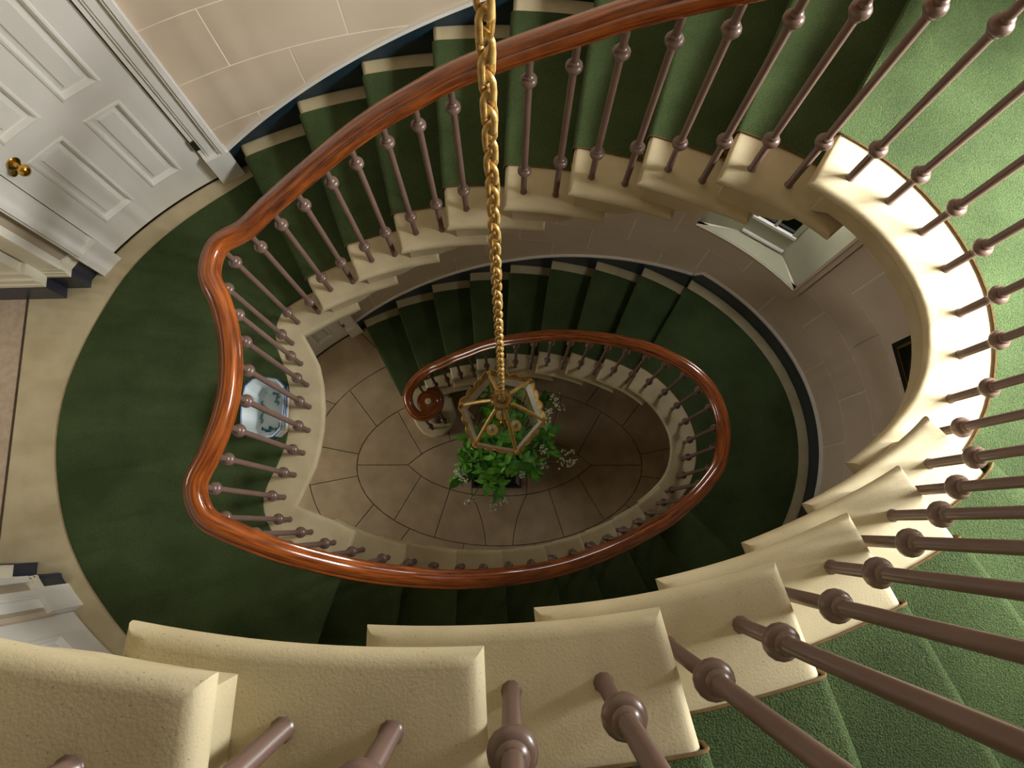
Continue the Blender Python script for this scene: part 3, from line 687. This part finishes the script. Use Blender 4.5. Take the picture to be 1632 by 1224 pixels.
# ------------------------------------------------------------------ doors and joinery on the landings
def door(num, z, a0, a1, flip, off=0.04):
    """curved six panel door between wall angles a0<a1; flip: knob on the a1 side if False"""
    dr = structure('door_%d' % num)
    H = 11.4; sh = off - 0.04
    fr = lambda u: a0 + (a1 - a0) * u
    cols = [(.158, .415), (.565, .845)]; rws = [(1.18, 4.55), (5.3, 9.2), (9.75, 10.9)]
    if flip: cols = [(1 - b, 1 - a) for a, b in cols][::-1]
    us = sorted({0, 1, *[c for cc in cols for c in cc]}); vs = sorted({0.03, H, *[r for rr in rws for r in rr]})
    mb = MB()
    for i in range(len(us) - 1):
        for j in range(len(vs) - 1):
            um, vm = (us[i] + us[i + 1]) / 2, (vs[j] + vs[j + 1]) / 2
            if any(c[0] < um < c[1] for c in cols) and any(r[0] < vm < r[1] for r in rws): continue
            arc_solid(mb, fr(us[i]), fr(us[i + 1]), z + vs[j], z + vs[j + 1], off, off + .3, step=1.6)
    mb.build('door_leaf', 'white', dr, smooth=30)
    du = lambda d: d / ((ell(a1) - ell(a0)).length * 1.01)
    for c in cols:
        for r in rws:
            rows = []
            for d, o in ((0, .0), (.03, -.035), (.08, -.045), (.12, .02), (.14, .09), (.17, .10), (.28, .07), (.30, .02)):
                ring = []; u0, u1, v0, v1 = c[0] + du(d), c[1] - du(d), r[0] + d, r[1] - d; n = 5
                for i in range(n): ring.append((u0 + (u1 - u0) * i / n, v0))
                for i in range(n): ring.append((u1, v0 + (v1 - v0) * i / n))
                for i in range(n): ring.append((u1 + (u0 - u1) * i / n, v1))
                for i in range(n): ring.append((u0, v1 + (v0 - v1) * i / n))
                row = []
                for u, v in ring:
                    p = ell(fr(u), off + o); row.append((p.x, p.y, z + v))
                rows.append(row)
            mb = MB(); mb.grid(rows, closed_v=True)
            d = .30; u0, u1, v0, v1 = c[0] + du(d), c[1] - du(d), r[0] + d, r[1] - d
            g1 = []
            for i in range(6):
                p = ell(fr(u0 + (u1 - u0) * i / 5), off + .02); g1.append([(p.x, p.y, z + v0), (p.x, p.y, z + v1)])
            mb.grid(g1); mb.build('door_panel', 'white', dr, smooth=30)
    # architrave: plinth blocks, stepped moulding, lintel
    for s, aa in ((-1, a0), (1, a1)):
        sgn = s
        sa = s_of(aa)
        for d0, d1, oi in ((.02, .78, -.26),): 
            q0, q1 = a_of(sa + sgn * d0), a_of(sa + sgn * d1); mb = MB(); arc_solid(mb, min(q0, q1), max(q0, q1), z, z + 1.3, oi + sh, .4, 2); mb.build('plinth_block', 'white', dr, smooth=30)
        mb = MB()
        for d0, d1, oi in ((.03, .16, -.06), (.16, .22, -.1), (.22, .5, -.13), (.5, .56, -.22), (.56, .7, -.26), (.7, .75, -.2)):
            q0, q1 = a_of(sa + sgn * d0), a_of(sa + sgn * d1); arc_solid(mb, min(q0, q1), max(q0, q1), z + 1.3, z + H + .7, oi + sh, .4, 2)
        mb.build('architrave', 'white', dr, smooth=30)
    mb = MB(); arc_solid(mb, a0, a1, z + H + .05, z + H + .75, -.2 + sh, .4, 2); mb.build('lintel_moulding', 'white', dr, smooth=30)
    mb = MB(); arc_solid(mb, a0 - 1.2, a1 + 1.2, z - .4, z + H + .8, .36 + sh, .9, 2); mb.build('door_gap_backing', 'joint', dr, smooth=30)  # added dark backing: blocks light leaking round the leaf, keeps the gap dark
    # knob
    def fitting(u, v, prof, name, m):
        p = ell(fr(u), off); q = ell(fr(u), off - 1); d = (q - p).normalized(); mb = MB(); n = 18
        rows = []; sx = Vector((-d.y, d.x, 0)); up = Vector((0, 0, 1)); d3 = Vector((d.x, d.y, 0)); c = Vector((p.x, p.y, z + v))
        for r, h in prof: rows.append([tuple(c + d3 * h + (sx * math.cos(2 * PI * k / n) + up * math.sin(2 * PI * k / n)) * r) for k in range(n)])
        mb.grid(rows, closed_v=True); mb.add(rows[-1], [tuple(range(n))]); return mb.build(name, m, dr, smooth=50)
    ku = .925 if not flip else .075
    kn = fitting(ku - (.06 if not flip else -.06) * .5, 4.78, [(.17, 0), (.17, .03), (.14, .05), (.07, .06), (.05, .14), (.06, .22), (.12, .26), (.15, .32), (.15, .37), (.11, .43), (.03, .46)], 'door_knob', 'brass')
    fitting(ku + (.02 if not flip else -.02), 4.55, [(.08, 0), (.08, .02), (.05, .03), (.02, .03)], 'keyhole_cover', 'brass')
    hu = 0.0 if not flip else 1.0
    for hz in (1.7, 9.9):
        p = ell(fr(hu) + (.12 if flip else -.12), -.02); mb = MB(); mb.lathe([(.0, 0), (.045, 0), (.045, .45), (0, .45)], (p.x, p.y, z + hz), 8, cap=False)
        aa = fr(hu); q0, q1 = (aa - 1.3, aa + .0) if not flip else (aa, aa + 1.3); arc_solid(mb, q0, q1, z + hz, z + hz + .45, -.09, .02, 1)
        mb.build('hinge', 'steel', dr, smooth=40)
    return dr
door(1, 18, 128.3, 147.7, False)
door(2, 18, -147.6, -128.3, True, .24)
door(3, 0, 128.3, 147.7, False)
door(4, 0, -147.6, -128.3, True, .24)

def L3(u, v): return loc2w(u, v)
def corner(z, s, idx):
    """joinery between a door and the corridor on side s (+1 upper, -1 lower)"""
    tr = structure('trim_%d' % idx)
    V = lambda v: v * s
    a_in, a_c = (151.9, 154.6) if s > 0 else (-151.0, -153.9)
    mbw = MB(); q0, q1 = min(a_in, a_c), max(a_in, a_c)
    arc_solid(mbw, min(a_in - s * 3.5, a_c), max(a_in - s * 3.5, a_c), z + .9, z + 13, .1, .5, 2); mbw.build('wall_strip', 'plaster', tr, smooth=30)
    mb = MB(); arc_solid(mb, q0, q1, z, z + .92, -.0, .4, 2); mb.build('skirting', 'navy', tr, smooth=30)
    mb = MB()
    for zz, h, o in ((.92, .12, .0), (1.04, .14, .03), (1.18, .16, .06)): arc_solid(mb, q0, q1, z + zz, z + zz + h, o, .4, 2)
    mb.build('skirting_cap', 'cream', tr, smooth=30)
    # corner bead
    ca = a_c; p = ell(ca, .06); mb = MB(); arc_solid(mb, min(ca, ca - s * 1.0), max(ca, ca - s * 1.0), z + 1.3, z + 13, .0, .4, 1); mb.build('corner_bead', 'white', tr, smooth=30)
    # reveal of the opening
    yv = 4.08 if s > 0 else 4.28; yw = 3.76 if s > 0 else 3.96
    def quad(u0, v0, u1, v1, z0, z1, name, m):
        pts = [L3(u0, V(v0)), L3(u1, V(v0)), L3(u1, V(v1)), L3(u0, V(v1))]; mb = MB(); mb.prism(pts, z0, z1); return mb.build(name, m, tr)
    quad(-11.92, yv, -12.62, yv + .5, z, z + .92, 'skirting', 'navy')
    for zz, h, o in ((.92, .12, 0), (1.04, .14, .03), (1.18, .2, .06)): quad(-11.95, yv + o, -12.62, yv + .5, z + zz, z + zz + h, 'reveal_moulding', 'cream')
    quad(-12.0, yv + .07, -12.62, yv + .5, z + 1.38, z + 13, 'reveal_panel', 'cream')
    quad(-12.62, yw, -25, yw + .5, z, z + .95, 'skirting', 'navy')
    for zz, h, o in ((.95, .16, 0.02), (1.11, .2, .06), (1.31, .14, .03), (1.45, .3, .1), (1.75, .12, .06)): quad(-12.62, yw + o, -25, yw + .5, z + zz, z + zz + h, 'corridor_moulding', 'cream')
    quad(-12.75, yw + .14, -25, yw + .5, z + 1.87, z + 13.5, 'corridor_panel', 'cream')
    return tr
i = 1
for z in (18, 0):
    for s in (1, -1): corner(z, s, i); i += 1
# corridor end and ceilings
mb = MB()
for z in (0, 18):
    pts = [L3(-25, -4.2), L3(-25, 4.2), L3(-26, 4.2), L3(-26, -4.2)]; mb.prism(pts, z - .6, z + 14.5)
    pts = [L3(-12.7, -4.3), L3(-12.7, 4.3), L3(-26, 4.3), L3(-26, -4.3)]; mb.prism(pts, z + 13.4, z + 14.4)
mb.build('wall_corridor', 'plain_wall', kind='structure')

# ------------------------------------------------------------------ ceramic dish on the landing
dz = 18.06
dish = thing('ceramic_planter', 'blue and white octagonal wavy-rimmed ceramic pot standing behind the balusters on the main landing', 'pot', (-6.82, 3.2, dz))
def octo(wx, wy, c, wave=0.0, n=6):
    pts = []; base = [(wx, -wy + c), (wx, wy - c), (wx - c, wy), (-wx + c, wy), (-wx, wy - c), (-wx, -wy + c), (-wx + c, -wy), (wx - c, -wy)]
    for i in range(8):
        a, b = Vector(base[i]), Vector(base[(i + 1) % 8])
        for j in range(n):
            u = j / n; p = a.lerp(b, u)
            bulge = wave * math.sin(PI * u) * (1 if i % 2 == 0 else 0.0); d = Vector((b - a)).normalized(); nr = Vector((d.y, -d.x))
            pts.append(p + nr * bulge)
    return pts
mb = MB(); rows = []
for wx, wy, c, wv, z in ((.47, .72, .18, 0, 0.1), (.49, .74, .19, .02, .3), (.505, .765, .19, .02, .7), (.52, .79, .2, .05, .88), (.54, .81, .2, .05, .93), (.51, .78, .2, .05, .93), (.45, .71, .19, .02, .75), (.40, .66, .17, 0, .25), (.3, .55, .14, 0, .16)):
    rows.append([(-6.82 + p.x, 3.2 + p.y, dz + z) for p in octo(wx, wy, c, wv)])
mb.grid(rows, closed_v=True); mb.add(rows[-1], [tuple(range(len(rows[-1])))]); mb.add(rows[0], [tuple(range(len(rows[0])))[::-1]])
mb.build('bowl', 'china', dish, smooth=35, origin=(-6.82, 3.2, dz))
mb = MB(); mb.prism([(-6.82 + p.x, 3.2 + p.y) for p in octo(.46, .72, .18, 0)], dz, dz + .11); mb.build('terracotta_foot', 'terracotta', dish, origin=(-6.82, 3.2, dz))
mb = MB()
rr = octo(.545, .815, .2, .05); mb.tube([(-6.82 + p.x, 3.2 + p.y, dz + .925) for p in rr], .018, 6, closed=True); mb.build('blue_rim_line', 'cobalt', dish, smooth=50, origin=(-6.82, 3.2, dz))
def sprig(cx, cy, cz, ang, s, wall=None):
    """painted sprig: flat leaves and dots laid on the glaze"""
    mb = MB()
    def place(u, v):
        if wall is None: return (cx + u * math.cos(ang) - v * math.sin(ang), cy + u * math.sin(ang) + v * math.cos(ang), cz)
        return (wall[0] + wall[2] * v, wall[1] + u, cz + v)
    for i in range(7):
        u = (i / 6 - .5) * s; v = math.sin(i * 1.3) * .05; l = .07; w = .022; t = (i % 2 * 2 - 1) * .9 + .3
        pts = []
        for k in range(8):
            q = 2 * PI * k / 8; x = l * math.cos(q); y = w * math.sin(q) * 1.2; pts.append(place(u + x * math.cos(t) - y * math.sin(t), v + x * math.sin(t) + y * math.cos(t)))
        mb.add(pts, [tuple(range(8))])
    mb.tube([place((i / 8 - .5) * s, math.sin(i) * .02) for i in range(9)], .008, 4)
    return mb
for cx, cy, ang, s in ((-7.08, 3.2, PI / 2, .55), (-6.7, 3.62, PI / 2 + .3, .35), (-6.68, 2.72, .5, .4), (-6.95, 2.68, .2, .3)):
    sprig(cx, cy, dz + .19, ang, s).build('painted_sprig', 'teal_glaze', dish, origin=(-6.82, 3.2, dz))
for yy, s in ((3.35, .5), (2.95, .4), (3.7, .3)):
    sprig(0, 0, dz + .5, 0, s, wall=(-6.298, yy, .03)).build('painted_sprig', 'cobalt', dish, origin=(-6.82, 3.2, dz))

# ------------------------------------------------------------------ hanging lantern
LX, LY = -.16, 3.32
lan = thing('hanging_lantern', 'hexagonal brass and glass lantern hanging on a long chain in the stairwell', 'lantern', (LX, LY, 14.9))
lo3 = (LX, LY, 14.9)
rot0 = math.radians(-10.5)
def hexp(r, z, k): a = rot0 + k * PI / 3; return Vector((LX + r * math.cos(a), LY + r * math.sin(a), z))
ZC_, ZB = 17.4, 15.15; RC, RBm = 1.27, 1.0
for k in range(6):
    a, b = hexp(RC, ZC_, k), hexp(RC, ZC_, k + 1); c, d = hexp(RBm, ZB, k), hexp(RBm, ZB, k + 1)
    mb = MB(); mb.add([a, b, d, c], [(0, 1, 2, 3)]); mb.build('glass_pane', 'glass', lan, origin=lo3)
    mb = MB(); mb.tube([a, c], .045, 6); mb.build('corner_bar', 'old_brass', lan, smooth=50, origin=lo3)
    # crown rail: bright inner band with scalloped brass cresting
    mb = MB(); ai, bi, ao, bo = hexp(RC - .16, ZC_ - .45, k), hexp(RC - .16, ZC_ - .45, k + 1), hexp(RC, ZC_, k), hexp(RC, ZC_, k + 1)
    mb.add([ai, bi, bo, ao] + [p - Vector((0, 0, .05)) for p in (ai, bi, bo, ao)], [(0, 1, 2, 3), (4, 7, 6, 5), (0, 4, 5, 1), (2, 6, 7, 3), (1, 5, 6, 2), (3, 7, 4, 0)])
    mb.build('crown_band', 'lamp_white', lan, origin=lo3)
    mb = MB(); n = 24; top = []; bot = []
    ctr = Vector((LX, LY, 0))
    for i in range(n + 1):
        u = i / n; p = ao.lerp(bo, u); o = (Vector((p.x, p.y, 0)) - ctr).normalized(); h = .10 + .10 * abs(math.sin(PI * 4 * u)) ; w = .05 + .06 * abs(math.sin(PI * 4 * u))
        bot.append(p - Vector((0, 0, .06))); top.append(p + o * w + Vector((0, 0, h)))
    mb.grid([bot, top]); mb.grid([[p + Vector((0, 0, .0)) - (Vector((p.x, p.y, 0)) - ctr).normalized() * .03 for p in bot], [p - (Vector((p.x, p.y, 0)) - ctr).normalized() * .03 for p in top]]); mb.tube(top, .02, 5)
    mb.build('cresting', 'old_brass', lan, smooth=50, origin=lo3)
    mb = MB(); mb.lathe([(.0, -.12), (.06, -.1), (.09, 0), (.06, .1), (.04, .14), (.07, .2), (0, .26)], tuple(a), 10, cap=False); mb.build('corner_finial', 'old_brass', lan, smooth=50, origin=lo3)
    # curved arm up to the boss
    pts = []
    for i in range(9):
        u = i / 8; r = RC * (1 - u) + .13 * u; z = ZC_ + (19.45 - ZC_) * (u ** 1.25) + .28 * math.sin(PI * u); pts.append((LX + r * math.cos(rot0 + k * PI / 3), LY + r * math.sin(rot0 + k * PI / 3), z))
    mb = MB(); mb.tube(pts, .055, 8); mb.build('arm', 'gilt', lan, smooth=60, origin=lo3)
mb = MB(); mb.lathe([(.1, 0), (.2, .08), (.24, .18), (.16, .3), (.18, .42), (.27, .5), (.29, .58), (.25, .66), (.19, .68), (.12, .66), (.11, .74), (.1, .84), (.05, .92), (.0, .93)], (LX, LY, 19.0), 24)
for i in range(14):
    a = 2 * PI * i / 14; mb.lathe([(0, -.05), (.045, -.02), (.045, .03), (0, .06)], (LX + .28 * math.cos(a), LY + .28 * math.sin(a), 19.6), 6, cap=False); mb.build('boss', 'old_brass', lan, smooth=40, origin=lo3)
mb = MB(); c16 = [(LX + .97 * math.cos(2 * PI * i / 36), LY + .97 * math.sin(2 * PI * i / 36), ZB) for i in range(36)]; mb.tube(c16, .035, 6, closed=True)
mb.build('base_ring', 'black', lan, smooth=50, origin=lo3)
mb = MB(); mb.lathe([(.0, 0), (.08, .05), (.05, .15), (.09, .25), (.03, .35), (.03, .5)], (LX, LY, 15.35), 12, cap=False)
mb.tube([(LX, LY, 15.4), (LX, LY, 19.05)], .025, 6); mb.build('stem', 'brass', lan, smooth=50, origin=lo3)
for k in range(3):
    x, y = ((-.51, 3.02), (.25, 3.16), (-.2, 3.52))[k]
    mb = MB(); mb.tube([(LX, LY, 15.6), ((LX + x) / 2, (LY + y) / 2, 15.5), (x, y, 15.72)], .03, 6); mb.build('candle_arm', 'brass', lan, smooth=50, origin=lo3)
    mb = MB(); mb.lathe([(.0, 0), (.16, .0), (.19, .05), (.17, .06), (.05, .03), (0.05, .08)], (x, y, 15.75), 16, cap=False); mb.build('drip_pan', 'gilt', lan, smooth=50, origin=lo3)
    mb = MB(); mb.lathe([(.06, 0), (.06, .3), (.085, .4), (.07, .55), (.02, .66), (0, .68)], (x, y, 15.8), 12, cap=False); mb.build('candle_bulb', 'candle', lan, smooth=50, origin=lo3)
# chain
pitch = .2205
mb = MB(); pts = []
for i in range(16):
    a = 2 * PI * i / 16; x = .062 * math.cos(a); z = .062 * math.sin(a); z += .085 * (1 if z > 0 else -1) if abs(math.sin(a)) > 1e-6 else 0; pts.append((x, 0, z))
mb.tube(pts, .029, 6, closed=True); link = mb.build('chain_link', 'old_brass', lan, smooth=60)
nl = int((WT - .2 - 19.95) / pitch)
link.location = Vector((0, 0, 20.05 - 14.9)) * U
for i in range(1, nl): dup(link, lan, (0, 0, 20.05 - 14.9 + pitch * i), (0, 0, math.radians(25 + 90 * (i % 2) + i * .4)))
link.rotation_euler = (0, 0, math.radians(25))
mb = MB(); cord = []
n = int((WT - 20) * 10)
for i in range(n): z = 20 + i / 10; cord.append((LX + .045 * math.cos(z * 5.2) + .02, LY + .045 * math.sin(z * 5.2), z))
mb.tube(cord, .015, 5)
mb.build('twisted_flex', 'old_brass', lan, smooth=60, origin=lo3)
mb = MB(); mb.lathe([(.05, 0), (.4, .1), (.5, .2)], (LX, LY, WT - .2), 16); mb.tube([(LX - 9, LY, WT + .25), (LX + 9, LY, WT + .25)], .15, 8); mb.build('hook_bar', 'iron', lan, smooth=40, origin=lo3)

# ------------------------------------------------------------------ planter and plants on the ground floor
bx, by = -.58, 3.28; bo3 = (bx, by, 0)
pb = thing('planter_box', 'square dark planter box on the stone floor below the lantern', 'planter', bo3)
w0, w1_, hh = 1.05, 1.28, 1.7
mb = MB(); rows = []
for w, z in ((w0, 0), (w1_, hh), (w1_ - .1, hh), (w0 - .05, hh - .25)): rows.append([(bx + sx * w, by + sy * w * 1.08, z) for sx, sy in ((-1, -1), (1, -1), (1, 1), (-1, 1))])
mb.grid(rows, closed_v=True); mb.add(rows[0], [(3, 2, 1, 0)]); mb.build('box_wall', 'box', pb, origin=bo3)
mb = MB(); w = w0; mb.prism([(bx + sx * w, by + sy * w * 1.08) for sx, sy in ((-1, -1), (1, -1), (1, 1), (-1, 1))], hh - .45, hh - .25); mb.build('soil', 'soil', pb, origin=bo3)
plant = thing('flowering_shrub', 'leafy green shrub with white flower clusters spilling out of the dark planter box', 'plant', (bx, by, hh - .2))
po = (bx, by, hh - .2)
def leaf_mesh(name, m, wid, cup):
    mb = MB(); prof = [(0, .0), (.12, .5), (.35, .95), (.6, .9), (.82, .5), (1.0, .0)]; L_, C_, R_ = [], [], []
    for u, w in prof:
        z = -cup * u * u; L_.append((u, -w * wid, z + .06 * w)); C_.append((u, 0, z)); R_.append((u, w * wid, z + .06 * w))
    mb.grid([L_, C_, R_]); return mb.build(name, m, smooth=80)
LM = [leaf_mesh('leaf', 'leaf', .24, .2), leaf_mesh('leaf', 'leaf', .2, .35), leaf_mesh('leaf', 'leaf_dark', .26, .15)]
for l in LM: l.parent = plant
def imgpt(u, v, z):
    f = 1088.0; vx, vy, vz = (u - 816) / f, (v - 612) / f, 1.0
    w = Vector((vx * XC.x + vy * XC.y + vz * XC.z, vx * YC.x + vy * YC.y + vz * YC.z, vx * ZC.x + vy * ZC.y + vz * ZC.z)); t = (z - 37.7527) / w.z
    return Vector((w.x * t, w.y * t, z))
clumps = []
first = [True, True, True]
stems = MB()
CL = [(748, 722), (765, 712), (752, 748), (772, 752), (790, 730), (808, 742), (832, 735), (795, 775), (778, 768), (790, 715), (845, 712), (855, 735), (760, 690), (780, 700), (800, 700), (822, 700), (838, 688), (862, 700), (872, 690),
      (788, 668), (810, 660), (830, 668), (850, 650), (775, 650), (800, 640), (822, 632), (780, 625), (868, 640), (874, 712), (848, 748), (740, 738), (765, 735), (785, 745), (735, 760), (862, 668), (800, 715), (816, 722), (748, 700), (826, 745)]
def put_leaf(p, a, tilt, s, mi):
    c = LM[mi]
    rel = ((p.x - po[0]), (p.y - po[1]), (p.z - po[2]))
    if first[mi]: o = c; first[mi] = False
    else: o = c.copy(); COL.objects.link(o); o.parent = plant
    o.location = Vector(rel) * U; o.rotation_euler = (random.uniform(-.4, .4), tilt, a); o.scale = (s, s, s)
nleaf = 0
for (u, v) in CL:
    z = random.uniform(3.6, 5.6) - abs(u - 800) * .008
    c = imgpt(u, v, z); base = Vector((bx + (c.x - bx) * .25, by + (c.y - by) * .25, hh - .2))
    mid = base.lerp(c, .6) + Vector((0, 0, .6)); stems.tube([base, mid, c], [.05, .035, .02], 5)
    a0 = random.uniform(0, 6.28)
    for j in range(7):
        if nleaf >= 285: break
        a = a0 + j * 2.4; h = -.12 * (j // 2)
        put_leaf(c + Vector((.05 * math.cos(a), .05 * math.sin(a), h)), a, random.uniform(-.35, .45), random.uniform(.38, .82), random.choice((0, 0, 1, 2))); nleaf += 1
stems.build('stems', 'stem', plant, smooth=60, origin=po)
FC = [(730, 752, 4.2), (741, 765, 4.0), (738, 758, 4.0), (884, 634, 5.2), (890, 648, 5.2), (878, 655, 5.0), (872, 668, 5.0), (904, 722, 4.6), (912, 735, 4.6), (898, 738, 4.4), (747, 800, 3.6), (786, 806, 3.4), (806, 795, 3.5), (832, 756, 4.6), (868, 716, 4.8), (866, 742, 4.4)]
for (u, v, z) in FC:
    c = imgpt(u, v, z); mb = MB(); st = Vector((c.x + (bx - c.x) * .35, c.y + (by - c.y) * .35, z - .9)); b0 = Vector((bx + (c.x - bx) * .2, by + (c.y - by) * .2, hh - .2))
    mb.tube([b0, st, c - Vector((0, 0, .15))], .018, 4, mi=1)
    for j in range(16):
        q = c + Vector((random.gauss(0, .12), random.gauss(0, .12), random.gauss(0, .05))); r = random.uniform(.035, .06)
        mb.tube([c - Vector((0, 0, .15)), q], .007, 3, mi=1)
        mb.lathe([(0, -r), (r * .8, -r * .5), (r, 0), (r * .7, r * .6), (0, r)], tuple(q), 6, cap=False)
    mb.build('flower_cluster', ['petal', 'stem'], plant, smooth=60, origin=po)
